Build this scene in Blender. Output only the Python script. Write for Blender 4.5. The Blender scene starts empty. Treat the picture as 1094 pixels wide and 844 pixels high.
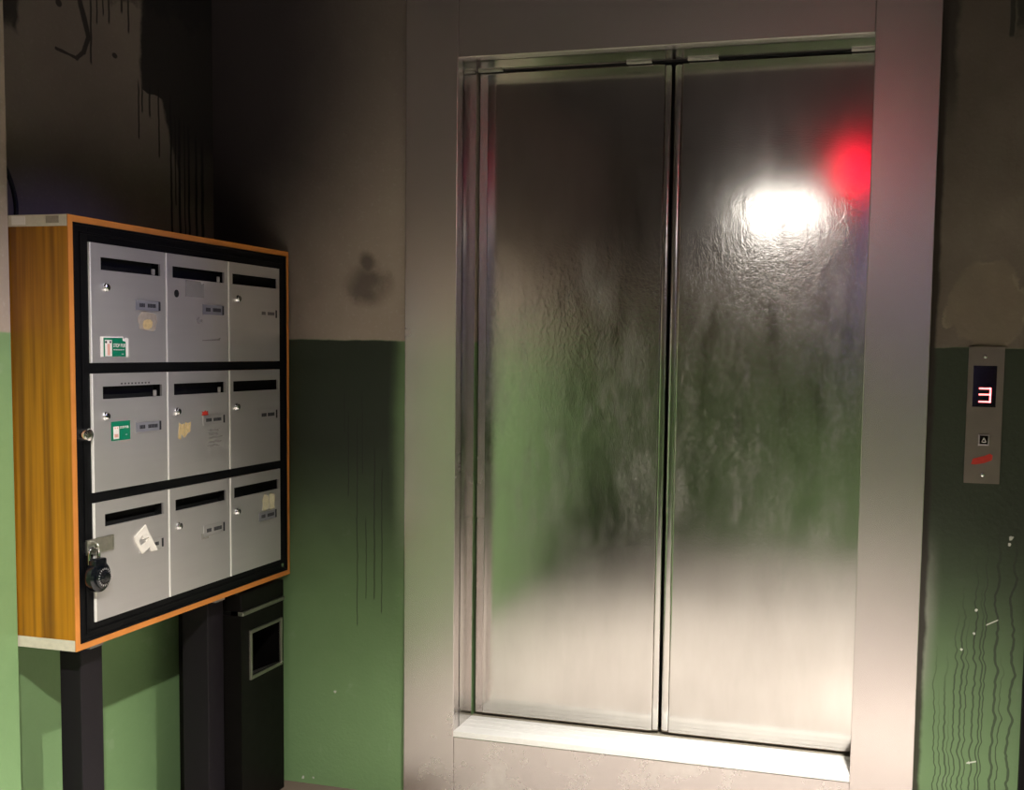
import bpy, bmesh, math, random
from mathutils import Matrix, Vector

random.seed(7)
C = bpy.context.scene.collection
PI = math.pi

# ------------------------------------------------------------------ shader helpers
class V:
    """A float value inside a node tree, with arithmetic that makes Math nodes."""
    def __init__(self, t, s): self.t, self.s = t, s
    def _m(self, op, *a, clamp=False):
        n = self.t.nodes.new('ShaderNodeMath'); n.operation = op; n.use_clamp = clamp
        for i, x in enumerate((self,) + a):
            if isinstance(x, V): self.t.links.new(x.s, n.inputs[i])
            else: n.inputs[i].default_value = x
        return V(self.t, n.outputs[0])
    def __add__(self, o): return self._m('ADD', o)
    __radd__ = __add__
    def __sub__(self, o): return self._m('SUBTRACT', o)
    def __rsub__(self, o): return self._m('MULTIPLY', -1.0)._m('ADD', o)
    def __mul__(self, o): return self._m('MULTIPLY', o)
    __rmul__ = __mul__
    def __truediv__(self, o): return self._m('DIVIDE', o)
    def abs(self): return self._m('ABSOLUTE')
    def pow(self, k): return self._m('POWER', k)
    def sqrt(self): return self._m('SQRT')
    def max(self, o): return self._m('MAXIMUM', o)
    def min(self, o): return self._m('MINIMUM', o)
    def clamp(self): return self._m('ADD', 0.0, clamp=True)
    def step(self, a, b):
        n = self.t.nodes.new('ShaderNodeMapRange'); n.interpolation_type = 'SMOOTHSTEP'
        self.t.links.new(self.s, n.inputs[0])
        n.inputs[1].default_value, n.inputs[2].default_value = (a, b) if a < b else (b, a)
        n.inputs[3].default_value, n.inputs[4].default_value = (0, 1) if a < b else (1, 0)
        return V(self.t, n.outputs[0])

class Mat:
    def __init__(self, name):
        self.m = bpy.data.materials.new(name); self.m.use_nodes = True
        self.t = self.m.node_tree
        self.b = self.t.nodes['Principled BSDF']
        tc = self.t.nodes.new('ShaderNodeTexCoord')
        self.co = tc.outputs['Object']
        self.geo = self.t.nodes.new('ShaderNodeNewGeometry')
    def wpos(self):
        sp = self.t.nodes.new('ShaderNodeSeparateXYZ'); self.t.links.new(self.geo.outputs['Position'], sp.inputs[0])
        return [V(self.t, o) for o in sp.outputs]
    def noise(self, scale, stretch=(1, 1, 1), detail=3, rough=.5, off=(0, 0, 0), world=True):
        mp = self.t.nodes.new('ShaderNodeMapping')
        self.t.links.new(self.geo.outputs['Position'] if world else self.co, mp.inputs[0])
        mp.inputs['Scale'].default_value = stretch; mp.inputs['Location'].default_value = off
        n = self.t.nodes.new('ShaderNodeTexNoise'); n.inputs['Scale'].default_value = scale
        n.inputs['Detail'].default_value = detail; n.inputs['Roughness'].default_value = rough
        self.t.links.new(mp.outputs[0], n.inputs['Vector'])
        return V(self.t, n.outputs[0])
    def mix(self, f, a, b):
        n = self.t.nodes.new('ShaderNodeMix'); n.data_type = 'RGBA'
        self._in(f, n.inputs[0]); self._in(a, n.inputs[6]); self._in(b, n.inputs[7])
        return n.outputs[2]
    def _in(self, x, sock):
        if isinstance(x, V): self.t.links.new(x.s, sock)
        elif isinstance(x, bpy.types.NodeSocket): self.t.links.new(x, sock)
        elif isinstance(x, tuple) and len(x) == 3: sock.default_value = (*x, 1)
        else: sock.default_value = x
    def set(self, **k):
        for n, x in k.items(): self._in(x, self.b.inputs[n.replace('_', ' ')])
        return self
    def bump(self, h, strength=.3, dist=.002):
        n = self.t.nodes.new('ShaderNodeBump'); n.inputs['Strength'].default_value = strength
        n.inputs['Distance'].default_value = dist
        self.t.links.new(h.s, n.inputs['Height']); self.t.links.new(n.outputs[0], self.b.inputs['Normal'])
        return self

def plain(name, col, rough=.5, metal=0.0, var=.12, scale=30, bump=0.0, spec=.35):
    m = Mat(name); n = m.noise(scale)
    m.set(Base_Color=m.mix(n, tuple(c * (1 - var) for c in col), tuple(min(1, c * (1 + var)) for c in col)),
          Roughness=(n * .16 + (rough - .08)), Metallic=metal)
    m.b.inputs['Specular IOR Level'].default_value = spec
    if bump: m.bump(m.noise(scale * 4), bump)
    return m.m

def emit(name, col, strength, base=(.8, .8, .8)):
    m = Mat(name); m.set(Base_Color=base, Emission_Color=col, Emission_Strength=strength, Roughness=.4)
    return m.m

# ------------------------------------------------------------------ measurements (metres)
XR = -2.0416          # recessed part of the left wall
XS = -1.932           # front part of the left wall (the step)
YS = -0.975           # where the step ends
PAINT = 1.4086        # green paint below, plaster above
CEIL, YB, XW = 2.85, -4.5, 1.15
OX0, OX1, OZ0, OZ1 = -1.2205, -0.052, 0.2285, 2.2285      # lift opening
FX0, FX1 = -1.3853, 0.1147                                  # outer edges of the lift surround

# ------------------------------------------------------------------ wall materials
def ell(a, b, ca, cb, ra, rb):
    """normalised distance from an ellipse centre"""
    da = (a - ca) / ra; db = (b - cb) / rb
    return (da * da + db * db).sqrt()

def drip(m, u, z, u0, z0, z1, w, wob):
    d = (u + wob - u0).abs()
    return d.step(w, w * .45) * z.step(z1 - .006, z1 + .006) * z.step(z0 + .02, z0 - .02)

def wall_material(name, axis, stains):
    m = Mat(name)
    X, Y, Z = m.wpos()
    u = X if axis == 'x' else Y
    n1 = m.noise(2.2, detail=4); n2 = m.noise(11, detail=5, rough=.6); n3 = m.noise(90, detail=3)
    plaster = m.mix(n1 * .6 + n2 * .4, (.27, .215, .165), (.46, .385, .31))
    plaster = m.mix((n3.step(.55, .75)) * .25, plaster, (.52, .46, .40))
    green = m.mix(n1 * .5 + n2 * .5, (.155, .265, .11), (.20, .32, .145))
    green = m.mix(n2.step(.62, .72) * .35, green, (.27, .36, .22))
    edge = (Z + (n2 - .5) * .012)
    lower = edge.step(PAINT + .003, PAINT - .003)
    col = m.mix(lower, plaster, green)
    col, rough_add = stains(m, u, Z, col, n1, n2, n3, lower)
    m.set(Base_Color=col, Roughness=.78 - lower * .30)
    m.b.inputs['Specular IOR Level'].default_value = .35
    m.bump(n3 * .5 + n2 * .8, .35, .004)
    return m.m

BLACK = (.010, .009, .009)
def stains_left(m, y, z, col, n1, n2, n3, lower):
    wob = (m.noise(14, stretch=(1, .3, 1)) - .5) * .012
    big = m.noise(3.2, detail=4, off=(3, 1, 0))
    # darker film over the plaster of the recess
    tint = (y + (big - .5) * .25).step(YS + .01, YS + .04) * (1 - lower)
    fade = m.noise(1.8, detail=3, off=(5, 5, 1))
    col = m.mix(tint * (.42 + fade * .5 - (z + (big - .5) * .3).step(1.95, 1.68) * .22).clamp(), col, (.062, .050, .053))
    high = (z + (big - .5) * .5).step(1.75, 2.25) * y.step(YS - .02, YS - .05)  # front part of the wall darker towards the top
    col = m.mix(high * .7, col, (.060, .050, .050))
    # big black paint patch near the corner with its lower edge running into drips
    s = y + .338 + (n2 - .5) * .05 + (z + (n2 - .5) * .03).step(2.105, 2.095) * -.085 + z.step(2.0, 1.9) * -.0 - (2.1 - z).max(0.0) * .38
    patch = s.step(-.008, .010) * (z + (big - .5) * .2).step(1.72, 2.02)
    col = m.mix(patch * .94, col, BLACK)
    # scrawl and run marks at the top left of it
    sc = None
    def line(y0, z0, y1, z1, w):
        L2 = (y1 - y0) ** 2 + (z1 - z0) ** 2
        tt = (((y - y0) * (y1 - y0) + (z - z0) * (z1 - z0)) / L2).clamp()
        dy = y - (tt * (y1 - y0) + y0); dz = z - (tt * (z1 - z0) + z0)
        return ((dy * dy + dz * dz).sqrt() + (n2 - .5) * .012).step(w, w * .55)
    marks = [line(-.585, 2.27, -.556, 2.19, .013), line(-.556, 2.19, -.575, 2.147, .010),
             line(-.575, 2.147, -.602, 2.124, .008), line(-.602, 2.124, -.678, 2.130, .005)]
    sp = ell(y, z, -.665, 2.245, .012, .01).step(1.1, .8)
    marks += [sp, ell(y, z, -.452, 2.168, .012, .008).step(1.1, .7)]
    for (y0, a, b, w) in [(-.353, 2.12, 1.964, .0045), (-.337, 2.11, 2.04, .005), (-.303, 2.12, 2.034, .006),
                          (-.262, 2.12, 1.927, .005), (-.206, 2.11, 1.71, .0065), (-.185, 2.06, 1.80, .004),
                          (-.166, 2.06, 1.71, .008), (-.140, 2.05, 1.71, .004), (-.119, 2.04, 1.71, .007),
                          (-.082, 2.02, 1.71, .008), (-.05, 2.0, 1.7, .01),
                          (-.547, 2.30, 2.123, .005), (-.523, 2.5, 2.233, .004), (-.498, 2.5, 2.262, .004),
                          (-.474, 2.5, 2.247, .005), (-.42, 2.5, 2.29, .006), (-.392, 2.5, 2.244, .005)]:
        marks.append(drip(m, y, z, y0, a, b, w, wob))
    marks.append(((y + (n2 - .5) * .06 + .84).abs().step(.05, .03)) * (z + (n2 - .5) * .1).step(2.13, 2.17))
    marks.append((z + (n2 - .5) * .22).step(2.31, 2.36) * y.step(-.52, -.44))
    marks.append(drip(m, y, z, -1.13, 1.36, 1.15, .004, wob))
    for k in marks: sc = k if sc is None else sc.max(k)
    return m.mix(sc * .9, col, BLACK), None

def stains_back(m, x, z, col, n1, n2, n3, lower):
    wob = (m.noise(17, stretch=(.25, 1, 1), detail=2) - .5) * .040
    big = m.noise(2.6, detail=4, off=(1, 7, 2))
    up = 1 - lower
    # plaster darker towards the corner
    corner_dark = (x + (big - .5) * .30 - (z - 1.6) * .22).step(-1.42, -2.0) * up
    col = m.mix(corner_dark * .96, col, (.014, .011, .012))
    tint = (z + (big - .5) * .5).step(1.55, 2.25) * up  # plaster darker towards the top
    col = m.mix(tint * .55, col, (.05, .042, .045))
    # brown damp spot
    spot = ell(x + (n2 - .5) * .10, z + (n2 - .5) * .12, -1.515, 1.572, .085, .072).step(1.2, .25)
    spot2 = ell(x + (n2 - .5) * .05, z + (n2 - .5) * .05, -1.515, 1.64, .035, .05).step(1.1, .3)
    col = m.mix(spot.max(spot2) * .68, col, (.050, .036, .030))
    # black sprayed mist over the green, left and right of the lift
    left = x.step(-.6, -.7)
    mist = (z + (big - .5) * .25).step(.30, 1.12) * lower * left
    ml = mist * (x + (n1 - .5) * .08).step(-1.365, -1.44)
    col = m.mix(ml * .95, col, (.016, .019, .014))
    right = 1 - left
    mr = (z + (big - .5) * .25).step(.25, 1.0) * lower * right
    col = m.mix(mr * .95, col, (.012, .014, .010))
    col = m.mix(lower * right * .35, col, (.035, .045, .022))
    # grey rub marks beside the surround
    rub = ((x - FX1).abs() + (n1 - .5) * .05).step(.055, .0) * (z - .66 + (n2 - .5) * .25).abs().step(.32, .02)
    col = m.mix(rub * .55, col, (.33, .31, .27))
    rub2 = ((x - FX0).abs()).step(.05, .0) * (z - .95 + (n1 - .5) * .5).abs().step(.35, .05)
    col = m.mix(rub2 * .30, col, (.28, .27, .23))
    # right-hand plaster: grimy, with a paler mended patch above the call panel
    grime = up * right
    col = m.mix(grime * (.45 + big * .7).clamp(), col, (.060, .047, .033))
    mend = ell(x + (n2 - .5) * .10, z + (n2 - .5) * .10, .255, 1.52, .10, .115).step(1.08, .92) * up
    col = m.mix((mend * (.10 + n2 * .30)), col, (.26, .20, .13))
    rim = (ell(x + (n2 - .5) * .10, z + (n2 - .5) * .10, .255, 1.52, .10, .115) - 1).abs().step(.07, .0) * up
    col = m.mix((rim * n2.step(.45, .65) * .30), col, (.33, .27, .19))
    # contact shadow and grime painted along the surround, running black at top
    shade_grime = (x - FX1 + (n2 - .5) * .02).step(.022, .010) * right
    col = m.mix(shade_grime * .9, col, (.018, .012, .008))
    run = (x - FX1 + (n2 - .5) * .05).step(.05, .028) * right * (z + (n1 - .5) * .3).step(1.9, 2.15)
    col = m.mix(run * .8, col, (.02, .016, .012))
    marks = [(x + (n2 - .5) * .03).step(.288, .298) * (z + (n2 - .5) * .16).step(2.19, 2.235),
             (x - .284 + (n2 - .5) * .01).abs().step(.008, .004) * z.step(2.195, 2.205)]
    for (x0, a, b, w) in [(-1.577, 1.19, .928, .004), (-1.590, 1.25, 1.12, .003), (-1.547, 1.17, .525, .004), (-1.517, .86, .611, .0035),
                          (-1.489, 1.08, .612, .005), (-1.464, 1.02, .57, .004), (-1.53, 1.25, 1.0, .003)]:
        marks.append(drip(m, x, z, x0, a, b, w * .62, wob * .16) * .75)
    for (x0, a, w) in [(.163, .62, .003), (.190, .60, .004), (.212, .72, .0035), (.228, .79, .004), (.240, .70, .003), (.259, .86, .004),
                       (.275, .80, .0035), (.283, .90, .003), (.312, .95, .006), (.326, .6, .003), (.352, .95, .006), (.176, .5, .003), (.200, .45, .003)]:
        marks.append(drip(m, x, z, x0, a, -.2, w * .72, wob) * z.step(a + .05, a - .22) * .8)
    sc = None
    for k in marks: sc = k if sc is None else sc.max(k)
    col = m.mix(sc * .85, col, (.014, .016, .011))
    # chipped paint specks
    sp = None
    for (a, b, r) in [(.336, .912, .006), (.333, .895, .005), (.258, .714, .004), (.254, .650, .004), (.225, .605, .004),
                      (.256, .298, .004), (-1.623, .307, .005), (-1.735, .018, .005), (-1.70, .02, .004)]:
        q = ell(x + (n3 - .5) * .01, z + (n3 - .5) * .01, a, b, r, r).step(1.1, .6)
        sp = q if sp is None else sp.max(q)
    sl = ((x - .299) * .55 - (z - .684)).abs().step(.0025, .001) * (x - .299).abs().step(.016, .012)
    sl2 = ((x - .262) * .3 - (z - .300)).abs().step(.003, .001) * (x - .262).abs().step(.014, .010)
    col = m.mix(sp.max(sl).max(sl2) * .85, col, (.62, .62, .55))
    return col, None

def stains_none(m, u, z, col, n1, n2, n3, lower):
    tint = (z + (n1 - .5) * .6).step(1.45, 2.1)  # upper walls painted dark to cut bounced light
    return m.mix(tint * .85, col, (.05, .042, .042)), None

M = {}
M['wall_left'] = wall_material('painted wall left', 'y', stains_left)
M['wall_back'] = wall_material('painted wall lift side', 'x', stains_back)
M['wall_plain'] = wall_material('painted wall', 'x', stains_none)

def floor_mat():
    m = Mat('stone floor'); n1 = m.noise(4, detail=4); n2 = m.noise(160, detail=2)
    col = m.mix(n1, (.345, .31, .285), (.455, .42, .385))
    col = m.mix(n2.step(.58, .68) * .5, col, (.30, .20, .16))
    X, Y, Z = m.wpos(); n3 = m.noise(3, detail=4, off=(9, 2, 0))
    floor_dark = (X + (n3 - .5) * .30).step(-1.62, -1.85) * Y.step(-.95, -.6)  # floor painted dark beneath the cabinet to weaken bounced light
    strip = (Y + (n3 - .5) * .1).step(-.30, -.10) * X.step(-1.2, -1.4)
    floor_dark = (floor_dark * .7).max(strip * .9)
    col = m.mix(floor_dark, col, (.115, .070, .052))
    m.set(Base_Color=col, Roughness=.35 + n1 * .25); return m.m
M['floor'] = floor_mat()
M['ceiling'] = plain('dark ceiling paint', (.05, .045, .045), .9)  # even dark base colour

def door_metal():
    m = Mat('galvanised door sheet')
    n0 = m.noise(2.6, detail=4, off=(2, 0, 4)); n1 = m.noise(10, stretch=(1.6, 1, .4), detail=5, rough=.65)
    n2 = m.noise(85, stretch=(1, 1, .85), detail=2, rough=.55); n3 = m.noise(260, detail=2)
    X, Y, Z = m.wpos()
    worn = ((Z + (n0 - .5) * .35 + (n1 - .5) * .35) - 1.30).abs().step(.50, .12)
    col = m.mix(n1, (.50, .475, .445), (.66, .635, .60))
    col = m.mix(worn * n2.step(.40, .75) * .20, col, (.88, .86, .83))
    col = m.mix(worn * n1.step(.48, .30) * .40, col, (.22, .21, .20))
    n4 = m.noise(5.5, stretch=(1.5, 1, .55), detail=5, rough=.7, off=(8, 3, 6))
    haze = n4.step(.42, .74) * (n2.step(.20, .80) * .35 + .6) * (Z - 1.22 + (n0 - .5) * .5).abs().step(.62, .25)
    col = m.mix(haze * .5, col, (.50, .49, .47))
    m.set(Base_Color=col, Metallic=1.0 - haze * .32, Roughness=.065 + n1 * .07 + n0 * .05 + worn * (n2.step(.35, .75) * .05 + .03) + haze * .08)
    m.bump(n3 * (worn * .9 + .14) + n2 * (worn * (Z.step(1.15, 1.55) * 1.7 + .35) + .05) + n1 * .10, .13, .002)
    return m.m
M['door'] = door_metal()

def frame_metal():
    m = Mat('brushed lift surround')
    n1 = m.noise(3, detail=4); n2 = m.noise(40, stretch=(1, 1, .15), detail=3); n3 = m.noise(7, detail=5, rough=.65, off=(4, 4, 4))
    X, Y, Z = m.wpos()
    sc = (Z + (n1 - .5) * .3).step(.42, .05) * n3.step(.46, .78)
    col = m.mix(n1 * .6 + n2 * .4, (.53, .475, .45), (.64, .585, .555))
    col = m.mix(sc * .6, col, (.80, .77, .73))
    m.set(Base_Color=col, Metallic=.82, Roughness=.24 + n1 * .05 + sc * .05)
    m.bump(n2, .05, .001)
    return m.m
M['frame'] = frame_metal()
def jamb_metal():
    m = Mat('brushed jamb sheet'); n1 = m.noise(6, detail=4); n2 = m.noise(60, stretch=(1, 1, .1), detail=3)
    m.set(Base_Color=m.mix(n2, (.58, .55, .52), (.70, .67, .64)), Metallic=1.0, Roughness=.16 + n1 * .08); m.bump(n2, .04, .001)
    return m.m
M['jamb'] = jamb_metal()
M['edge_metal'] = plain('polished door edge', (.62, .60, .57), .16, 1.0)
M['sill'] = plain('worn aluminium sill', (.88, .86, .82), .5, .2, scale=60, var=.05)
M['gap'] = plain('dark shaft', (.01, .01, .01), .8)
M['groove'] = plain('dusty sill groove', (.34, .30, .23), .8, scale=120, var=.4)

def wood():
    m = Mat('walnut veneer')
    a = m.noise(26, stretch=(1, 1, .035), detail=4, rough=.55); b = m.noise(95, stretch=(1, 1, .02), detail=3)
    c = m.noise(4, stretch=(1, 1, .25))
    f = (a * .65 + b * .25 + c * .25 - .08).clamp()
    col = m.mix(f.step(.34, .66), (.15, .052, .002), (.50, .205, .006))
    m.set(Base_Color=col, Roughness=.32 + b * .12); m.bump(b, .06, .001)
    return m.m
M['wood'] = wood()
M['wood_edge'] = plain('orange veneer edge band', (.55, .20, .04), .42, scale=18, var=.18)
M['raw_edge'] = plain('raw chipboard edge', (.62, .56, .45), .75, scale=80, var=.15, bump=.2)
M['black'] = plain('black enamel', (.004, .004, .0045), .5, scale=25, var=.3, spec=.10)
M['black_leg'] = plain('black leg paint', (.011, .009, .011), .5, spec=.18)
M['slot'] = plain('slot darkness', (.004, .004, .004), .9)
def alu():
    m = Mat('anodised aluminium door')
    n = m.noise(5, detail=3); g = m.noise(60, stretch=(1, .05, 1), detail=3)
    m.set(Base_Color=m.mix(n * .6 + g * .4, (.55, .53, .525), (.66, .635, .625)), Metallic=.7, Roughness=.36 + n * .08)
    m.bump(g, .03, .001); return m.m
M['alu'] = alu()
M['alu_edge_lit'] = plain('aluminium edge in lit tone', (.92, .88, .82), .4, .15)
M['chrome'] = plain('chrome', (.80, .80, .80), .12, 1.0)
M['steel'] = plain('dull galvanised steel', (.55, .54, .48), .36, 1.0, scale=90, var=.2)
M['plate'] = plain('name plate film', (.30, .30, .33), .35, .4)
M['print'] = plain('dark print', (.02, .02, .024), .6)
M['faint_print'] = plain('faint print', (.12, .11, .11), .6)
M['paper'] = plain('white paper', (.78, .73, .66), .8, var=.06)
M['green_label'] = plain('green label', (.0, .17, .085), .45)
M['tan_paper'] = plain('torn tan paper', (.56, .42, .20), .8, scale=140, var=.45)
M['residue'] = plain('glue residue', (.34, .29, .23), .7, scale=90, var=.3)
M['cream'] = plain('cream sticker rest', (.58, .53, .36), .8, scale=120, var=.3)
M['tape'] = plain('grey tape', (.25, .235, .21), .6, scale=60)
M['smudge'] = plain('grey smudge', (.23, .215, .205), .6, scale=120, var=.3)
M['red_mark'] = plain('red marker', (.50, .035, .02), .5, scale=90, var=.25)
M['pink'] = plain('pink figure', (.66, .36, .28), .7)
M['lock_black'] = plain('glossy black lock shell', (.004, .005, .007), .16, 0, spec=.5)
M['bin_black'] = plain('black bin sheet', (.004, .0035, .003), .45, spec=.10)
M['bin_trim'] = plain('worn bin trim', (.30, .29, .24), .38, .9, scale=80, var=.25)
M['panel'] = plain('bronze brushed panel', (.20, .17, .14), .40, .7, scale=20)
M['glass_black'] = plain('dark display window', (.006, .002, .003), .12)
M['button_rim'] = plain('button rim', (.42, .37, .38), .35, .6)
M['rubber'] = plain('black cable rubber', (.012, .012, .012), .5)
M['white_print'] = plain('white print', (.55, .52, .50), .5)
M['led'] = emit('red led', (1.0, .13, .14), 4.0)
M['lamp_white'] = emit('white lamp cover', (1.0, .96, .90), 10.5)
M['lamp_red'] = emit('red lamp cover', (1.0, .0, .03), 6.0, base=(.4, .0, .01))
M['added_magenta'] = emit('added magenta glow', (.9, .02, .30), 1.0)
M['lamp_blue'] = emit('blue tube', (.34, .32, 1.0), 2.2)
M['lamp_down'] = emit('downlight lens', (1.0, .90, .76), 4.0)
M['lamp_body'] = plain('lamp housing', (.5, .5, .48), .5)

# ------------------------------------------------------------------ geometry helpers
class MB:
    def __init__(self): self.bm = bmesh.new()
    def box(self, x0, x1, y0, y1, z0, z1, bev=0.0, seg=2):
        b = bmesh.new()
        bmesh.ops.create_cube(b, size=1)
        for v in b.verts:
            v.co = ((x0 + x1) / 2 + v.co.x * (x1 - x0), (y0 + y1) / 2 + v.co.y * (y1 - y0), (z0 + z1) / 2 + v.co.z * (z1 - z0))
        if bev:
            bmesh.ops.bevel(b, geom=b.edges[:], offset=bev, segments=seg, affect='EDGES', profile=.6)
        self._add(b); return self
    def _add(self, b):
        me = bpy.data.meshes.new('t'); b.to_mesh(me); b.free(); self.bm.from_mesh(me); bpy.data.meshes.remove(me)
    def lathe(self, prof, origin, axis, n=32):
        """prof: list of (radius, height along axis)"""
        b = bmesh.new(); rows = []
        q = Vector((0, 0, 1)).rotation_difference(Vector(axis))
        o = Vector(origin)
        for r, h in prof:
            rows.append([b.verts.new(o + q @ Vector((max(r, 1e-5) * math.cos(2 * PI * i / n), max(r, 1e-5) * math.sin(2 * PI * i / n), h))) for i in range(n)])
        for a, c in zip(rows, rows[1:]):
            for i in range(n): b.faces.new((a[i], a[(i + 1) % n], c[(i + 1) % n], c[i]))
        b.faces.new(rows[0][::-1]); b.faces.new(rows[-1])
        bmesh.ops.recalc_face_normals(b, faces=b.faces)
        self._add(b); return self
    def tube(self, pts, r, n=10):
        b = bmesh.new(); P = [Vector(p) for p in pts]; rows = []
        up = Vector((.31, .52, .79))
        for i, p in enumerate(P):
            d = (P[min(i + 1, len(P) - 1)] - P[max(i - 1, 0)]).normalized()
            s = d.cross(up).normalized(); t = s.cross(d)
            rows.append([b.verts.new(p + (s * math.cos(2 * PI * k / n) + t * math.sin(2 * PI * k / n)) * r) for k in range(n)])
        for a, c in zip(rows, rows[1:]):
            for k in range(n): b.faces.new((a[k], a[(k + 1) % n], c[(k + 1) % n], c[k]))
        b.faces.new(rows[0][::-1]); b.faces.new(rows[-1])
        bmesh.ops.recalc_face_normals(b, faces=b.faces)
        self._add(b); return self
    def prism(self, pts, plane, a0, a1):
        """polygon in plane 'yz' (extruded in x) or 'xz' (in y) or 'xy' (in z)"""
        f = {'yz': lambda p, a: (a, p[0], p[1]), 'xz': lambda p, a: (p[0], a, p[1]), 'xy': lambda p, a: (p[0], p[1], a)}[plane]
        b = bmesh.new()
        A = [b.verts.new(f(p, a0)) for p in pts]; B = [b.verts.new(f(p, a1)) for p in pts]
        b.faces.new(A); b.faces.new(B[::-1])
        for i in range(len(pts)):
            j = (i + 1) % len(pts); b.faces.new((A[i], B[i], B[j], A[j]))
        bmesh.ops.recalc_face_normals(b, faces=b.faces)
        bmesh.ops.triangulate(b, faces=[x for x in b.faces if len(x.verts) > 4])
        self._add(b); return self
    def build(self, name, mat, parent=None, smooth=False, label=None):
        org = Vector((0, 0, 0))
        p = parent
        while p is not None: org += p.location; p = p.parent
        me = bpy.data.meshes.new(name)
        bmesh.ops.translate(self.bm, verts=self.bm.verts, vec=-org)
        self.bm.to_mesh(me); self.bm.free()
        me.materials.append(mat)
        if smooth:
            for pl in me.polygons: pl.use_smooth = True
            try: me.set_sharp_from_angle(angle=math.radians(38))
            except Exception: pass
        o = bpy.data.objects.new(name, me); C.objects.link(o)
        if parent: o.parent = parent
        if label: o['label'] = label
        return o

def empty(name, loc, label, cat, kind=None, group=None):
    o = bpy.data.objects.new(name, None); C.objects.link(o); o.location = loc
    o.empty_display_size = .05
    return tag(o, label, cat, kind, group)
def tag(o, label=None, cat=None, kind=None, group=None):
    for k, v in (('label', label), ('category', cat), ('kind', kind), ('group', group)):
        if v: o[k] = v
    return o
def struct(o, label, cat): return tag(o, label, cat, 'structure')

def text(body, size, mat, name, parent, y0, z0, x, squash=1.0):
    """raised lettering on a plane facing +x, left end at y0, baseline at z0"""
    cu = bpy.data.curves.new(name, 'FONT'); cu.body = body; cu.size = size; cu.extrude = .0003
    t = bpy.data.objects.new(name, cu); C.objects.link(t)
    dg = bpy.context.evaluated_depsgraph_get(); dg.update()
    me = bpy.data.meshes.new_from_object(t.evaluated_get(dg))
    bpy.data.objects.remove(t)
    org = Vector((0, 0, 0)); p = parent
    while p is not None: org += p.location; p = p.parent
    for v in me.vertices:
        a, b, c = v.co
        v.co = Vector((x + c, y0 + a * squash, z0 + b)) - org
    me.materials.clear(); me.materials.append(mat); me.name = name
    o = bpy.data.objects.new(name, me); C.objects.link(o); o.parent = parent
    return o

# ------------------------------------------------------------------ the room
WY = .010      # face of the lift wall (the surround stands a little proud of it)
struct(MB().box(XR - .3, XW + .3, YB - .3, .6, -.12, 0).build('floor', M['floor']), 'pale stone floor of the lift lobby', 'floor')
struct(MB().box(XR - .3, XW + .3, YB - .3, .6, CEIL, CEIL + .12).build('ceiling', M['ceiling']), 'dark lobby ceiling above the lift', 'ceiling')
w = MB()
w.box(XR - .3, OX0 - .002, WY, .30, 0, CEIL); w.box(OX1 + .002, XW + .3, WY, .30, 0, CEIL)
w.box(OX0 - .002, OX1 + .002, WY, .30, OZ1 + .002, CEIL)
w.box(OX0 - .002, OX1 + .002, WY, .30, 0, OZ0 - .03)
struct(w.build('wall_back', M['wall_back']), 'stained grey and green wall around the lift', 'wall')
w = MB(); w.prism([(XR - .25, WY), (XR, WY), (XR, YS), (XS, YS), (XS, YB), (XR - .25, YB)], 'xy', 0, CEIL)
struct(w.build('wall_left', M['wall_left']), 'stained green and grey wall behind the mailboxes', 'wall')
struct(MB().box(XW, XW + .2, YB, WY, 0, CEIL).build('wall_right', M['wall_plain']), 'green and grey wall right of the lobby', 'wall')
struct(MB().box(XR - .3, XW + .3, YB - .2, YB, 0, CEIL).build('wall_front', M['wall_plain']), 'green and grey wall facing the lift', 'wall')
struct(MB().box(.380, .46, -.012, WY, 0, 2.1, .002).build('trim_1', M['black']), 'black upright strip on the wall right of the call panel', 'trim')

# ------------------------------------------------------------------ the lift door and its surround
door = empty('door_1', (-.63, 0, 0), 'grey metal lift door of two leaves in a wide steel surround', 'lift door', 'structure')
bv = .0025
MB().box(FX0, OX0, 0, .05, 0, 2.62, bv).build('frame_post', M['frame'], door)
MB().box(OX1, FX1, 0, .05, 0, 2.62, bv).build('frame_post', M['frame'], door)
MB().box(OX0, OX1, 0, .05, OZ1, 2.62, bv).build('frame_header', M['frame'], door)
MB().box(OX0, OX1, 0, .05, 0, OZ0 - .018, bv).build('frame_bottom_rail', M['frame'], door)
D = .153
MB().box(OX0 - .012, OX0, .04, D, OZ0 - .02, OZ1 + .012, .001).build('jamb', M['jamb'], door)
MB().box(OX1, OX1 + .012, .04, D, OZ0 - .02, OZ1 + .012, .001).build('jamb', M['jamb'], door)
MB().box(OX0, OX1, .04, D, OZ1, OZ1 + .012, .001).build('soffit', M['jamb'], door)
s = MB().box(OX0, OX1, -.002, D, OZ0 - .018, OZ0, .0015)
for k in range(3):
    yy = .045 + .035 * k
    s.box(OX0 + .002, OX1 - .002, yy, yy + .006, OZ0, OZ0 + .0012)
sill = s.build('sill', M['sill'], door, label='bright aluminium door sill')
MB().box(OX0 - .06, OX1 + .06, D, .235, OZ0 - .06, OZ0 - .002).build('sill_groove', M['groove'], door)
MB().box(OX0 - .3, OX1 + .3, .235, .25, OZ0 - .1, OZ1 + .25).build('shaft_backing', M['gap'], door)
MB().box(OX0 - .08, OX1 + .08, D + .012, .235, OZ1 - .002, OZ1 + .04).build('header_gap', M['gap'], door)
LY = .168
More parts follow.
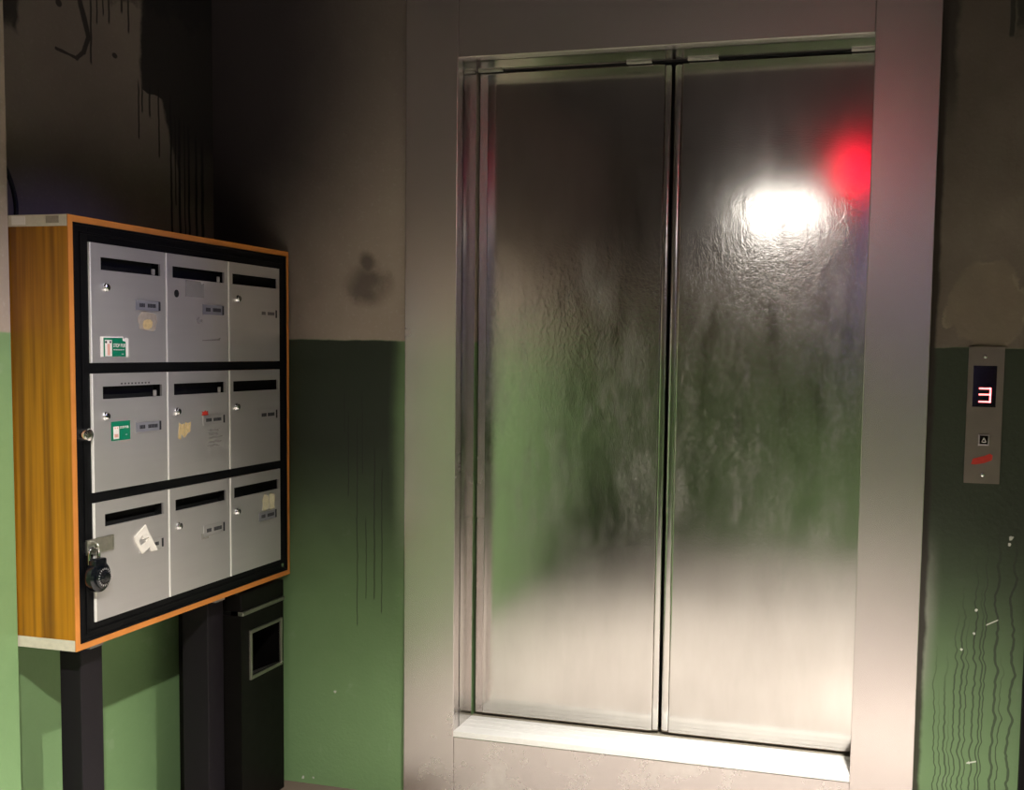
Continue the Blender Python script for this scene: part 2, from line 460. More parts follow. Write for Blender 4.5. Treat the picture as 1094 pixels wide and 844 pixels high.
def leaf(x0, x1, lead, edge):
    lf = MB().box(x0, x1, LY, LY + .032, OZ0 + .006, OZ1 - .006, .003).build('door_leaf', M['door'], door)
    # bent vertical edge at the meeting side
    if lead == 'right':
        MB().box(x1 - .0005, x1 + .020, LY + .0035, LY + .030, OZ0 + .006, OZ1 - .006, .006, 4).build('edge_strip', M['edge_metal'], lf, True)
        MB().box(x0 - .026, x0 - .001, LY + .004, LY + .030, OZ0 + .006, OZ1 - .006, .001).build('edge_strip', M['frame'], lf)
    else:
        MB().box(x0 - .024, x0 + .0005, LY + .001, LY + .030, OZ0 + .006, OZ1 - .006, .009, 5).build('edge_strip', M['edge_metal'], lf, True)
    return lf
leaf(-1.189, -.6425, 'right', 0)
leaf(-.5905, OX1 + .03, 'left', 0)
for a, b in ((-1.214, -1.138), (-.754, -.680), (-.574, -.486), (-.117, -.053)):
    MB().box(a, b, D - .004, D + .010, OZ1 - .0055, OZ1 - .0008, .001).build('guide_clip', M['steel'], door)

# ------------------------------------------------------------------ the mailbox cabinet
XF = -1.7731; XB = XR + .002
CY0, CY1, CZ0, CZ1 = -.9711, -.002, .6745, 1.6756
PT = .026      # board thickness
cab = empty('mailbox_cabinet', (-1.90, -.49, 0), 'wood veneer cabinet of nine aluminium mailboxes on black legs beside the lift', 'mailbox cabinet')
MB().box(XB, XF - .0025, CY0, CY0 + PT, CZ0 + PT, CZ1 - PT, .0006).build('side_panel', M['wood'], cab, label='side panel in striped brown wood veneer')
MB().box(XB, XF - .0025, CY1 - PT, CY1, CZ0 + PT, CZ1 - PT, .0006).build('side_panel', M['wood'], cab)
MB().box(XB, XF - .0025, CY0, CY1, CZ1 - PT, CZ1, .0006).build('top_panel', M['raw_edge'], cab, label='top board with raw pale end')
MB().box(-1.925, -1.888, CY0 - .0006, CY0 + .001, CZ1 - .022, CZ1 - .003).build('paper_rest', M['paper'], cab)
MB().box(-1.832, -1.797, CY0 - .0006, CY0 + .001, CZ1 - .019, CZ1 - .003).build('tape_rest', M['residue'], cab)
MB().box(XB, XF - .0025, CY0, CY1, CZ0, CZ0 + PT, .0006).build('bottom_panel', M['raw_edge'], cab, label='bottom board with raw pale end')
MB().box(XB, XB + .01, CY0 + PT, CY1 - PT, CZ0 + PT, CZ1 - PT).build('back_panel', M['black'], cab)
e = MB()
eb = .0150
e.box(XF - .0025, XF, CY0, CY0 + eb, CZ0, CZ1); e.box(XF - .0025, XF, CY1 - eb, CY1, CZ0, CZ1)
e.box(XF - .0025, XF, CY0 + eb, CY1 - eb, CZ1 - eb, CZ1); e.box(XF - .0025, XF, CY0 + eb, CY1 - eb, CZ0, CZ0 + eb)
e.build('edge_band', M['wood_edge'], cab, label='orange brown edge band')
# black inner frame: stiles, rails between the rows, with a stepped lip
cols = [(-.9035, -.6215), (-.6175, -.3370), (-.3335, -.0600)]
rows = [(1.3415, 1.6200), (1.0375, 1.3165), (.7300, 1.0125)]
XD = XF - .0020     # frame face
f = MB()
y0, y1, z0, z1 = CY0 + eb, CY1 - eb, CZ0 + eb, CZ1 - eb
f.box(XD - .012, XD, y0, cols[0][0] - .001, z0, z1, .001)
f.box(XD - .012, XD, cols[2][1] + .001, y1, z0, z1, .001)
f.box(XD - .012, XD, cols[0][0] - .001, cols[2][1] + .001, rows[0][1] + .001, z1, .001)
f.box(XD - .012, XD, cols[0][0] - .001, cols[2][1] + .001, z0, rows[2][0] - .001, .001)
f.box(XD - .012, XD, cols[0][0] - .001, cols[2][1] + .001, rows[1][1] + .001, rows[0][0] - .001, .001)
f.box(XD - .012, XD, cols[0][0] - .001, cols[2][1] + .001, rows[2][1] + .001, rows[1][0] - .001, .001)
lp = .006
f.box(XD, XD + .0035, y0, y0 + lp, z0, z1, .001); f.box(XD, XD + .0035, y1 - lp, y1, z0, z1, .001)
f.box(XD, XD + .0035, y0 + lp, y1 - lp, z0, z0 + lp, .001); f.box(XD, XD + .0035, y0 + lp, y1 - lp, z1 - lp, z1, .001)
f.box(XD, XD + .003, y0 + .022, y1 - .022, z0 + .019, z0 + .024, .0008); f.box(XD, XD + .003, y0 + .022, y1 - .022, z1 - .024, z1 - .019, .0008)
f.box(XD, XD + .003, y0 + .022, y0 + .027, z0 + .024, z1 - .024, .0008)
f.build('front_frame', M['black'], cab, label='black metal front frame')

XP = XF + .0015       # face of the little doors
def lock(parent, y, z):
    l = MB().lathe([(.0105, 0), (.0105, .004), (.0085, .0065), (.0080, .0090), (.006, .0105), (0, .0108)], (XP - .0005, y, z), (1, 0, 0), 24).build('cam_lock', M['chrome'], parent, True, 'chrome lock')
    MB().box(XP + .0098, XP + .0106, y - .0012, y + .0012, z - .005, z + .005).build('keyhole', M['slot'], l)
def nameplate(parent, y0, y1, z0, z1, a=.14, b=.36, c=.48, d=.82, mat='plate', prt='print'):
    q = MB(); t = .0025
    q.box(XP - .0005, XP + .0012, y0, y1, z0, z1, .0004)
    o = q.build('name_plate', M[mat], parent)
    q = MB()
    q.box(XP + .0010, XP + .0030, y0, y1, z1 - t * .6, z1, .0003); q.box(XP + .0010, XP + .0030, y0, y1, z0, z0 + t * .6, .0003)
    q.build('plate_rim', M['alu'], o)
    MB().box(XP + .0008, XP + .0026, y1 - .006, y1, z0 + t, z1 - t).build('plate_end', M['print'], o)
    q = MB(); h = z1 - z0; zc = (z0 + z1) / 2; L = y1 - y0
    x = y0 + L * a
    while x < y0 + L * b:
        q.box(XP + .0011, XP + .0016, x, x + .0042, zc - h * .17, zc + h * .17); x += .0055
    x = y0 + L * c
    while x < y0 + L * d:
        q.box(XP + .0011, XP + .0016, x, x + .0042, zc - h * .17, zc + h * .17); x += .0055
    q.build('name_print', M[prt], o)
def blotch(name, parent, mat, y0, y1, z0, z1, n=18, jag=.18, seed=1, thick=.0006, label=None):
    r = random.Random(seed); pts = []
    for i in range(n):
        a = 2 * PI * i / n; k = 1 - r.random() * jag
        cc, ss = math.cos(a), math.sin(a)
        sq = 1 / max(abs(cc), abs(ss)) ** .75
        pts.append(((y0 + y1) / 2 + (y1 - y0) / 2 * cc * k * min(sq, 1.2), (z0 + z1) / 2 + (z1 - z0) / 2 * ss * k * min(sq, 1.2)))
    return MB().prism(pts, 'yz', XP - .0003, XP + thick).build(name, M[mat], parent, label=label)

doors = {}
for r, (z0, z1) in enumerate(rows):
    for c, (y0, y1) in enumerate(cols):
        sy0, sy1 = y0 + .038, y1 - .019
        if c == 2: sy0, sy1 = y0 + .020, y1 - .010
        if c == 1: sy0, sy1 = y0 + .028, y1 - .018
        sz1 = z1 - .031; sz0 = z1 - .061
        q = MB(); xa = XP - .0055
        # panel with a real slot: four pieces round the opening
        q.box(xa, XP, y0, sy0, z0, z1); q.box(xa, XP, sy1, y1, z0, z1)
        q.box(xa, XP, sy0, sy1, sz1, z1); q.box(xa, XP, sy0, sy1, z0, sz0)
        bmesh.ops.remove_doubles(q.bm, verts=q.bm.verts, dist=1e-5)
        d = q.build('mailbox_door', M['alu'], cab)
        doors[r, c] = d
        # folded edge, painted paler to look lit, along the hinge side and the foot
        MB().box(XP - .010, XP + .0016, y0 - .0020, y0 + .0020, z0, z1, .0004).build('folded_edge', M['alu_edge_lit'], d)
        sl = MB()
        sl.box(xa - .045, xa - .04, sy0 - .004, sy1 + .004, sz0 - .03, sz1 + .004)
        sl.box(xa - .04, xa, sy0 - .004, sy1 + .004, sz0 - .03, sz0 - .026)
        sl.box(xa - .04, xa, sy1 + .004, sy1 + .006, sz0 - .03, sz1 + .004); sl.box(xa - .04, xa, sy0 - .006, sy0 - .004, sz0 - .03, sz1 + .004)
        sl.box(xa - .04, xa, sy0 - .004, sy1 + .004, sz1 + .004, sz1 + .006)
        sl.build('slot_pocket', M['slot'], d)
        MB().box(xa - .026, xa - .022, sy0 - .002, sy1 + .002, sz0 - .01, sz1 + .003, .0005).build('slot_flap', M['slot'], d)
        # little chromed flap stop showing in the slot
        if (r, c) in ((0, 0), (1, 0), (1, 1), (0, 1)):
            MB().box(xa + .003, xa + .006, sy1 - .034, sy1 - .022, sz0 + .001, sz0 + .016, .001).build('flap_stop', M['tape'], d)

def dd(r, c): return doors[r, c]
for (r, c, y, z) in [(0, 0, -.850, 1.519), (0, 2, -.2895, 1.5195), (1, 0, -.858, 1.2155), (1, 1, -.579, 1.213), (1, 2, -.2995, 1.213),
                     (2, 1, -.578, .911), (2, 2, -.3005, .912)]:
    lock(dd(r, c), y, z)
MB().lathe([(.010, -.001), (.010, .0006), (0, .0007)], (XP, -.574, 1.519), (1, 0, 0), 24).build('lock_hole', M['slot'], dd(0, 1), label='empty lock hole')
nameplate(dd(0, 0), -.740, -.645, 1.469, 1.4965)
nameplate(dd(0, 1), -.459, -.361, 1.468, 1.4975)
nameplate(dd(0, 2), -.176, -.078, 1.469, 1.497, mat='alu', prt='faint_print')
nameplate(dd(1, 0), -.746, -.648, 1.168, 1.195)
nameplate(dd(1, 1), -.464, -.361, 1.169, 1.196, mat='alu')
nameplate(dd(1, 2), -.180, -.079, 1.167, 1.197, mat='alu')
nameplate(dd(2, 0), -.742, -.645, .866, .893, mat='alu')
nameplate(dd(2, 1), -.465, -.366, .864, .894, mat='alu')
nameplate(dd(2, 2), -.184, -.086, .864, .893, mat='plate')

# green STOP PUB notice, torn white rim (upper left door)
sk = MB().prism([(-.872, 1.3555), (-.861, 1.3555), (-.861, 1.357), (-.780, 1.357), (-.780, 1.3555), (-.771, 1.3555), (-.7695, 1.400), (-.781, 1.402), (-.787, 1.397), (-.790, 1.4045), (-.872, 1.4035)], 'yz', XP - .0003, XP + .0006).build('notice_sticker', M['paper'], dd(0, 0), label='green and white notice sticker with torn rim')
MB().prism([(-.861, 1.3565), (-.781, 1.3565), (-.781, 1.392), (-.792, 1.394), (-.792, 1.401), (-.861, 1.4005)], 'yz', XP + .0005, XP + .0010).build('green_field', M['green_label'], sk)
q = MB().box(XP + .0009, XP + .0013, -.8565, -.832, 1.3570, 1.3955); q.build('white_field', M['paper'], sk)
q = MB()
q.box(XP + .0012, XP + .0016, -.8485, -.8385, 1.3590, 1.3865); q.build('pink_field', M['pink'], sk)
q = MB(); q.lathe([(.0032, 0), (.0032, .0004), (0, .0005)], (XP + .0012, -.853, 1.3905), (1, 0, 0), 12); q.lathe([(.0030, 0), (.0030, .0004), (0, .0005)], (XP + .0012, -.8375, 1.3905), (1, 0, 0), 12)
q.build('figure_marks', M['print'], sk)
text('STOP PUB', .0125, M['paper'], 'lettering', sk, -.8275, 1.3785, XP + .0013, .80)
q = MB()
for k in range(5): q.box(XP + .0009, XP + .0013, -.826 + .0082 * k, -.8195 + .0082 * k, 1.3715, 1.3735)
q.box(XP + .0009, XP + .0013, -.797, -.789, 1.3615, 1.3632)
q.build('small_print', M['white_print'], sk)
# second green notice
sk = MB().box(XP - .0003, XP + .0006, -.8385, -.7685, 1.1545, 1.2005).build('notice_sticker', M['green_label'], dd(1, 0), label='square green notice sticker')
MB().box(XP + .0005, XP + .0010, -.831, -.8105, 1.1585, 1.1885).build('white_field', M['paper'], sk)
q = MB(); q.lathe([(.0025, 0), (.0025, .0004), (0, .0005)], (XP + .0009, -.825, 1.1845), (1, 0, 0), 12); q.lathe([(.0025, 0), (.0025, .0004), (0, .0005)], (XP + .0009, -.8165, 1.1845), (1, 0, 0), 12)
q.box(XP + .0009, XP + .0013, -.828, -.814, 1.162, 1.170); q.build('figure_marks', M['pink'], sk)
text('STOP PUB', .0085, M['paper'], 'lettering', sk, -.8075, 1.1825, XP + .0009, .85)
q = MB(); q.box(XP + .0005, XP + .0009, -.786, -.780, 1.166, 1.1675); q.build('small_print', M['white_print'], sk)

blotch('glue_rest', dd(0, 0), 'residue', -.735, -.655, 1.418, 1.468, seed=3, label='brown glue rest below the name plate')
blotch('glue_spot', dd(0, 0), 'tan_paper', -.715, -.675, 1.424, 1.449, seed=4, thick=.0009)
MB().prism([(-.536, 1.5135), (-.452, 1.5135), (-.452, 1.552), (-.463, 1.549), (-.468, 1.556), (-.534, 1.557)], 'yz', XP - .0003, XP + .0006).build('grey_tape', M['tape'], dd(0, 1), label='piece of grey tape')
blotch('smudge', dd(0, 1), 'smudge', -.489, -.470, 1.441, 1.462, seed=6, jag=.5, thick=.0004)
blotch('smudge', dd(0, 1), 'smudge', -.476, -.458, 1.446, 1.457, seed=16, jag=.5, thick=.00045)
MB().prism([(-.462, 1.398), (-.38, 1.400), (-.374, 1.408), (-.39, 1.404), (-.462, 1.4)], 'yz', XP - .0003, XP + .0003).build('scratch', M['smudge'], dd(0, 1))
q = MB()
for k in range(4):
    a = -.575 + .0135 * k
    q.prism([(a, 1.142 + .012 * (k % 2)), (a + .012, 1.138 + .006 * k), (a + .016, 1.176 + .002 * k), (a + .005, 1.183 - .003 * (k % 2))], 'yz', XP - .0003, XP + .0006 + .0001 * k)
q.build('torn_sticker', M['tan_paper'], dd(1, 1), label='torn tan sticker')
blotch('red_scribble', dd(1, 1), 'red_mark', -.470, -.436, 1.193, 1.210, seed=9, jag=.5, thick=.0004, label='red pen scribble')
for k in range(5):
    blotch('smudge', dd(1, 1), 'smudge', -.449 + .008 * (k % 2), -.379 + .006 * (k % 3), 1.108 + .0105 * k, 1.116 + .0105 * k, seed=20 + k, jag=.55, thick=.0003 + .00005 * k)
# torn white paper shaped like a leaning loop (lower left door)
q = MB()
xx = (XP - .0003, XP + .0034)
q.prism([(-.7170, .9345), (-.7060, .9020), (-.7290, .9000), (-.7300, .9110)], 'yz', *xx)
q.prism([(-.7170, .9345), (-.7060, .9150), (-.6700, .8630), (-.6960, .8640)], 'yz', xx[0], xx[1] + .0002)
q.prism([(-.7170, .9345), (-.7300, .9105), (-.7450, .8985), (-.7590, .9110)], 'yz', xx[0], xx[1] + .0001)
q.prism([(-.7450, .8985), (-.7590, .9110), (-.7550, .8960), (-.7320, .8630), (-.7400, .8900)], 'yz', xx[0], xx[1] + .0003)
q.prism([(-.7320, .8630), (-.7430, .8830), (-.7250, .8880), (-.7060, .8990), (-.7000, .8790), (-.7060, .8750)], 'yz', xx[0], xx[1] + .0004)
q.build('torn_paper', M['paper'], dd(2, 0), label='torn white paper loop over the name plate')
MB().box(XP - .0003, XP + .0007, -.476, -.442, .857, .873, .0002).build('name_tape', M['tape'], dd(2, 1))
blotch('sticker_rest', dd(2, 2), 'cream', -.166, -.128, .889, .945, seed=31, jag=.35, label='scraped cream sticker')
blotch('sticker_rest', dd(2, 2), 'cream', -.130, -.092, .890, .948, seed=32, jag=.35, thick=.0008)
q = MB()
for k in range(9): q.box(XP - .0003, XP + .0003, -.80 + .013 * k, -.7935 + .013 * k, 1.5925 - .3035, 1.5965 - .3035)
q.build('slot_print', M['faint_print'], dd(1, 0))
# chrome key knob on the black stile; small rivet
MB().lathe([(.0155, -.002), (.0155, .012), (.013, .017), (.006, .019), (0, .0192)], (XD, -.930, 1.176), (1, 0, 0), 28).build('stile_lock', M['chrome'], cab, True, 'chrome lock on the black stile')
MB().lathe([(.006, -.001), (.0055, .003), (0, .0045)], (XD, -.047, .710), (1, 0, 0), 16).build('rivet', M['chrome'], cab, True)
# hasp plate bridging stile and lower left door
hs = MB().box(XP - .0010, XP + .0045, -.934, -.839, .894, .930, .0012)
hs.box(XP + .0045, XP + .0060, -.846, -.842, .899, .925, .0005)
hs.box(XD, XP, -.934, -.906, .900, .926)
hasp = hs.build('hasp', M['steel'], cab, label='steel hasp plate')
st = [(XP + .004 + .017 * math.sin(PI * k / 10), -.916, .912 + .0125 * math.cos(PI * k / 10)) for k in range(11)]
MB().tube(st, .0028).build('staple', M['steel'], hasp, True)
# legs
for y in (-.888, -.362):
    lg = MB().box(-1.890 if y < -.5 else -1.915, -1.830, y, y + .078, 0, CZ0, .003).build('leg', M['black_leg'], cab)
    MB().box(-1.832, -1.812, y + .012, y + .060, CZ0 - .022, CZ0 - .0005, .002).build('leg_bracket', M['smudge'], lg)

# ------------------------------------------------------------------ padlock
PL = (XP + .0215, -.920, .8435)
pad = empty('padlock', (PL[0], PL[1], .81), 'black round combination padlock hanging from the hasp of the lower left mailbox', 'padlock')
b = MB().lathe([(.0, -.0125), (.030, -.0125), (.0355, -.008), (.0365, 0), (.0355, .007), (.031, .0105), (.026, .0115), (.0, .0118)], PL, (1, 0, 0), 40)
b.box(PL[0] - .012, PL[0] + .010, PL[1] - .021, PL[1] + .021, PL[2] + .018, PL[2] + .043, .006, 3)
b.build('lock_body', M['lock_black'], pad, True)
dial = []
n = 36
d = MB().lathe([(.025, 0), (.025, .004), (.022, .0065), (.015, .0070), (.0135, .012), (.011, .0145), (0, .015)], (PL[0] + .0115, PL[1], PL[2]), (1, 0, 0), n)
dl = d.build('dial', M['lock_black'], pad, True)
q = MB()
for k in range(20):
    a = 2 * PI * k / 20; r0, r1 = .0175, .0215
    ca, sa = math.cos(a), math.sin(a); w_ = .0006
    q.prism([(PL[1] + r0 * ca - w_ * sa, PL[2] + r0 * sa + w_ * ca), (PL[1] + r0 * ca + w_ * sa, PL[2] + r0 * sa - w_ * ca),
             (PL[1] + r1 * ca + w_ * sa, PL[2] + r1 * sa - w_ * ca), (PL[1] + r1 * ca - w_ * sa, PL[2] + r1 * sa + w_ * ca)], 'yz', PL[0] + .0178, PL[0] + .0187)
q.build('dial_marks', M['white_print'], dl)
q = MB()
for k in range(14):
    a = 2 * PI * k / 14
    q.tube([(PL[0] + .019, PL[1] + .0135 * math.cos(a), PL[2] + .0135 * math.sin(a)), (PL[0] + .0255, PL[1] + .0118 * math.cos(a), PL[2] + .0118 * math.sin(a))], .0016, 8)
q.build('dial_grip', M['lock_black'], dl, True)
sh = [(PL[0] - .0105, PL[1] - .0165, PL[2] + .030), (PL[0] - .0105, PL[1] - .0165, PL[2] + .048)]
for k in range(13):
    a = PI - PI * k / 12
    sh.append((PL[0] - .0105, PL[1] + .0165 * math.cos(a), PL[2] + .052 + .0165 * math.sin(a)))
sh += [(PL[0] - .0105, PL[1] + .0165, PL[2] + .048), (PL[0] - .0105, PL[1] + .0165, PL[2] + .030)]
MB().tube(sh, .0040, 14).build('shackle', M['chrome'], pad, True, 'chrome shackle')

# ------------------------------------------------------------------ ashtray bin under the cabinet
BX0, BX1, BY0, BY1, BZ = -1.835, -1.775, -.279, -.040, .664
BXB = -1.985
ash = empty('ash_bin', (-1.88, -.16, 0), 'slim black metal bin with framed square opening under the mailbox cabinet', 'bin')
ay0, ay1, az0, az1 = -.226, -.064, .410, .538
q = MB()
q.box(BX1 - .004, BX1, BY0, ay0, 0, .600); q.box(BX1 - .004, BX1, ay1, BY1, 0, .600)
q.box(BX1 - .004, BX1, ay0, ay1, az1, .600); q.box(BX1 - .004, BX1, ay0, ay1, 0, az0)
q.box(BXB, BX1 - .004, BY0, BY0 + .004, 0, .600); q.box(BXB, BX1 - .004, BY1 - .004, BY1, 0, .600)
q.box(BXB, BXB + .004, BY0 + .004, BY1 - .004, 0, .600); q.box(BXB + .004, BX1 - .004, BY0 + .004, BY1 - .004, 0, .01)
q.build('bin_body', M['bin_black'], ash)
q = MB()
q.box(BXB, BX1 + .002, BY0, BY1, .612, BZ, .004); q.build('bin_lid', M['bin_black'], ash)
MB().box(BX1 - .012, BX1 + .006, BY0 + .002, BY1, .600, .612, .002).build('lid_rim', M['bin_trim'], ash, label='worn metal rim below the lid')
q = MB(); t = .011; o_ = .0105
q.box(BX1 - .003, BX1 + .006, ay0 - o_, ay0, az0 - o_, az1 + o_, .0015); q.box(BX1 - .003, BX1 + .006, ay1, ay1 + o_, az0 - o_, az1 + o_, .0015)
q.box(BX1 - .003, BX1 + .006, ay0, ay1, az1, az1 + o_, .0015); q.box(BX1 - .003, BX1 + .006, ay0, ay1, az0 - o_, az0, .0015)
fr = q.build('opening_frame', M['bin_trim'], ash, label='worn silver frame round the opening')
MB().lathe([(.004, 0), (.0035, .002), (0, .003)], (BX1 + .006, ay1 + .004, az0 - .002), (1, 0, 0), 12).build('rivet', M['chrome'], fr, True)
MB().prism([(BX1 - .004, az0), (BX1 - .085, az0 - .035), (BX1 - .085, az0 - .038), (BX1 - .004, az0 - .003)], 'xz', ay0, ay1).build('ash_chute', M['bin_trim'], ash)
q = MB(); q.box(BXB + .02, BXB + .03, BY0 + .006, BY1 - .006, .20, .598); q.build('liner', M['slot'], ash)

# ------------------------------------------------------------------ call panel
pn = empty('call_panel', (.2555, WY, 1.05), 'narrow metal lift call panel with red 3 on its display', 'call panel')
px0, px1, pz0, pz1 = .2125, .3005, 1.0535, 1.4115
PY = .0035
dx0, dx1, dz0, dz1 = .2255, .2835, 1.2545, 1.3625
q = MB()
q.box(px0, dx0, PY, WY, pz0, pz1); q.box(dx1, px1, PY, WY, pz0, pz1); q.box(dx0, dx1, PY, WY, dz1, pz1); q.box(dx0, dx1, PY, WY, pz0, dz0)
bmesh.ops.remove_doubles(q.bm, verts=q.bm.verts, dist=1e-5)
q.build('face_plate', M['panel'], pn)
ds = MB().box(dx0, dx1, .0055, WY, dz0, dz1).build('display', M['glass_black'], pn, label='dark display window')
q = MB(); gx0, gx1, gz0, gz1 = .2410, .2715, 1.2685, 1.3030; s_ = .0042
for z in (gz0, (gz0 + gz1) / 2 + .0015, gz1):
    q.box(gx0, gx1 - s_ * .3, .0050, .0056, z - s_ / 2, z + s_ / 2, .0002)
q.box(gx1 - s_, gx1, .0050, .0056, gz0 - s_ / 2, gz1 + s_ / 2, .0002)
q.build('digit', M['led'], ds, label='glowing red digit 3')
bt = MB().box(.2440, .2715, .0005, PY + .001, 1.1535, 1.1830, .0015).build('call_button', M['button_rim'], pn)
MB().box(.2475, .2682, -.0008, .001, 1.1570, 1.1798, .0008).build('button_cap', M['glass_black'], bt)
q = MB(); cx_, cz_ = .2580, 1.1680
for (a, b_) in (((cx_ - .0055, cz_ - .005), (cx_, cz_ + .006)), ((cx_, cz_ + .006), (cx_ + .0055, cz_ - .005)), ((cx_ + .0055, cz_ - .005), (cx_ - .0055, cz_ - .005))):
    q.tube([(a[0], -.0008, a[1]), (b_[0], -.0008, b_[1])], .0011, 8)
q.build('up_arrow', M['white_print'], bt)
q = MB(); r_ = random.Random(4)
q.prism([(.229, 1.104), (.240, 1.103), (.262, 1.108), (.280, 1.116), (.2815, 1.128), (.275, 1.133), (.262, 1.127), (.246, 1.122), (.233, 1.118)], 'xz', PY - .0004, PY + .0005)
q.build('paint_smear', M['red_mark'], pn, label='smear of red paint')
for (a, b_) in ((.2535, 1.3855), (.2590, 1.0765)):
    sc = MB().lathe([(.0050, -.0005), (.0046, .0012), (.003, .0018), (0, .002)], (a, PY, b_), (0, -1, 0), 16).build('screw', M['chrome'], pn, True)

# ------------------------------------------------------------------ cable behind the cabinet
pts = []
for k in range(15):
    t_ = k / 14
    pts.append((-2.020 + .012 * math.sin(t_ * 2.2), -.925 + .062 * math.sin(t_ * PI * .55) , 1.86 - .1835 * t_))
tag(MB().tube(pts + [(-2.012, -.862, 1.676)], .0055, 10).build('cable', M['rubber'], None, True), 'black cable running down onto the top of the mailbox cabinet', 'cable')
pts = [(-2.02, -.90 + .004 * math.sin(k), .672 - .1 * k / 8) for k in range(9)]
tag(MB().tube(pts, .005, 10).build('cable', M['rubber'], None, True), 'end of black cable dangling below the mailbox cabinet', 'cable')

# ------------------------------------------------------------------ lamps of the lobby and added tint lamps (behind and above the camera)
LX, LYY, LZ = .12, -1.12, 2.76
LX3, LY3 = .10, -3.3
for lx_, ly_, lab in ((LX, LYY, 'round ceiling downlight nearest the lift'), (LX3, LY3, 'round ceiling downlight nearest the wall facing the lift')):
    can = empty('ceiling_lamp', (lx_, ly_, CEIL), lab, 'ceiling lamp', None, 'ceiling downlights of the lobby')
    MB().lathe([(.085, -.088), (.085, 0), (.075, 0), (.075, -.07), (.070, -.088)][::-1], (lx_, ly_, CEIL), (0, 0, 1), 32).build('lamp_housing', M['lamp_body'], can, True)
    MB().lathe([(.068, -.062), (.068, -.058), (0, -.058)], (lx_, ly_, CEIL), (0, 0, 1), 32).build('lens', M['lamp_down'], can)
tag(MB().lathe([(.10, 0), (.10, .03), (.085, .06), (.05, .075), (0, .08)], (0, 0, 0), (0, 1, 0), 32).build('wall_lamp', M['lamp_white'], None, True), 'oval white wall lamp reflected in the right lift leaf', 'wall lamp')
wl = bpy.data.objects['wall_lamp']; wl.location = (-.716, YB, 2.347); wl.scale = (2.6, 1, 1.0)
rl = MB().lathe([(.075, 0), (.075, .04), (.065, .08), (.03, .1), (0, .105)], (0, 0, 0), (0, 1, 0), 32).build('wall_lamp', M['lamp_red'], None, True)
rl.location = (-.235, YB, 2.625); rl.scale = (1.55, 1, 2.1)
tag(rl, 'red signal lamp reflected in the right lift leaf', 'wall lamp')
for bx_, bz_, lab in ((.02, 1.5, 'upright blue tube lamp nearer the red lamp'), (.50, 1.05, 'added blue tube farther from the red lamp, for the jamb reflection')):  # farther tube added for the blue mirrored in the left jamb
    bl = MB().lathe([(.018, 0), (.022, .02), (.022, 1.0), (.018, 1.02)], (bx_, YB + .05, bz_), (0, 0, 1), 20)
    bl.box(bx_ - .02, bx_ + .02, YB, YB + .04, bz_ + .05, bz_ + .07); bl.box(bx_ - .02, bx_ + .02, YB, YB + .04, bz_ + .93, bz_ + .95)
    tag(bl.build('wall_lamp', M['lamp_blue'], None, True), lab, 'wall lamp')

rl2 = MB().lathe([(.055, 0), (.055, .03), (.045, .06), (.02, .075), (0, .08)], (0, 0, 0), (0, 1, 0), 32).build('wall_lamp', M['added_magenta'], None, True)  # unseen lamp added for the magenta mirrored in the jamb
rl2.location = (.50, YB, 2.62); rl2.scale = (1.4, 1, 2.2)
tag(rl2, 'added magenta glow above the farther blue tube, for the jamb reflection', 'wall lamp')
wl2 = MB().lathe([(.05, 0), (.05, .03), (.04, .055), (.02, .068), (0, .07)], (0, 0, 0), (0, 1, 0), 32).build('wall_lamp', M['lamp_white'], None, True)  # unseen lamp added for the white glint in the jamb
wl2.location = (.50, YB, 2.26); wl2.scale = (1.0, 1, 1.2)
tag(wl2, 'added white glow between the magenta glow and the farther blue tube, for the jamb reflection', 'wall lamp')

def spot(name, loc, target, energy, col, size, blend, rad):
    l = bpy.data.lights.new(name, 'SPOT'); l.energy = energy; l.color = col; l.spot_size = math.radians(size); l.spot_blend = blend
    l.shadow_soft_size = rad
    o = bpy.data.objects.new(name, l); C.objects.link(o); o.location = loc
    o.rotation_euler = (Vector(target) - Vector(loc)).to_track_quat('-Z', 'Y').to_euler()
    return o
WARM = (1.0, .96, .905)
spot('downlight_beam', (LX, LYY, LZ), (-.32, -1.20, 0), 2200, WARM, 74, .9, .045)
spot('downlight_beam', (LX, LYY, LZ), (-1.95, -1.25, .42), 280, WARM, 50, .9, .045)  # extra beam added to brighten the left wall and mailboxes
spot('downlight_beam', (LX3, LY3, LZ), (LX3 - .3, LY3 - .05, 0), 900, WARM, 68, .9, .045)
spot('downlight_beam', (LX3, LY3, LZ), (-1.93, -1.75, .35), 1000, WARM, 54, .9, .045)  # extra beam added to brighten the left wall and cabinet side
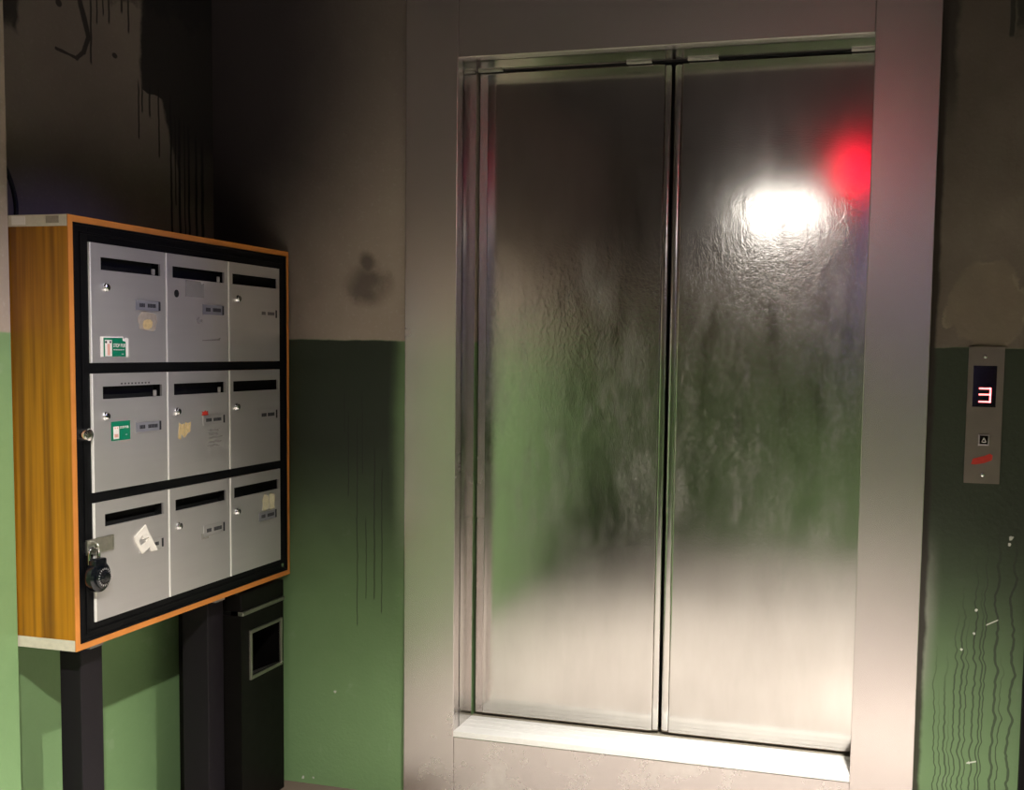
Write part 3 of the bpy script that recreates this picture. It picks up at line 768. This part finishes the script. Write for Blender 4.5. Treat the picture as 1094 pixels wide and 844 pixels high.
BX_, BY_, BZ_ = XW - .10, -1.15, 2.25  # unseen spot added to tint the upper mailboxes blue
sl_ = MB().lathe([(.045, 0), (.05, .02), (.05, .05), (.02, .09), (0, .09)], (BX_ - .02, BY_, BZ_), (.97, -.1, .2), 24)
sl_.box(BX_ + .05, XW, BY_ - .02, BY_ + .02, BZ_ - .02, BZ_ + .06)
tag(sl_.build('wall_lamp', M['lamp_body'], None, True), 'added unseen spot on the right wall tinting the mailboxes blue', 'wall lamp')
spot('blue_fill_beam', (BX_ - .05, BY_, BZ_), (-1.78, -.72, 1.47), 60, (.36, .34, 1.0), 17, 1.0, .03)

wd = bpy.data.worlds.new('lobby'); bpy.context.scene.world = wd; wd.use_nodes = True
wd.node_tree.nodes['Background'].inputs[0].default_value = (0, 0, 0, 1)

# ------------------------------------------------------------------ camera
cam = bpy.data.cameras.new('camera'); co = bpy.data.objects.new('camera', cam); C.objects.link(co)
f, cx, cy, yaw, pitch, roll = 1195.4548, 603.7706, 466.4602, .2762, -.0770, .0145
fw = Vector((-math.sin(yaw) * math.cos(pitch), math.cos(yaw) * math.cos(pitch), math.sin(pitch)))
R = Vector((math.cos(yaw), math.sin(yaw), 0)); U = R.cross(fw)
R2 = R * math.cos(roll) + U * math.sin(roll); U2 = U * math.cos(roll) - R * math.sin(roll)
m = Matrix((R2, U2, -fw)).transposed().to_4x4(); m.translation = (0, -3.1082, 1.3868)
co.matrix_world = m
cam.sensor_fit = 'HORIZONTAL'; cam.sensor_width = 36; cam.lens = 36 * f / 1094
cam.shift_x = -(cx - 547) / 1094; cam.shift_y = (cy - 422) / 1094
cam.clip_start = .02
sc = bpy.context.scene; sc.camera = co
sc.view_settings.view_transform = 'Standard'; sc.view_settings.look = 'None'
sc.view_settings.exposure = 0.0; sc.view_settings.gamma = 1; sc.view_settings.use_curve_mapping = False
sc.cycles.use_denoising = True
sc.cycles.max_bounces = 10; sc.cycles.diffuse_bounces = 5; sc.cycles.glossy_bounces = 6
sc.cycles.sample_clamp_indirect = 6.0
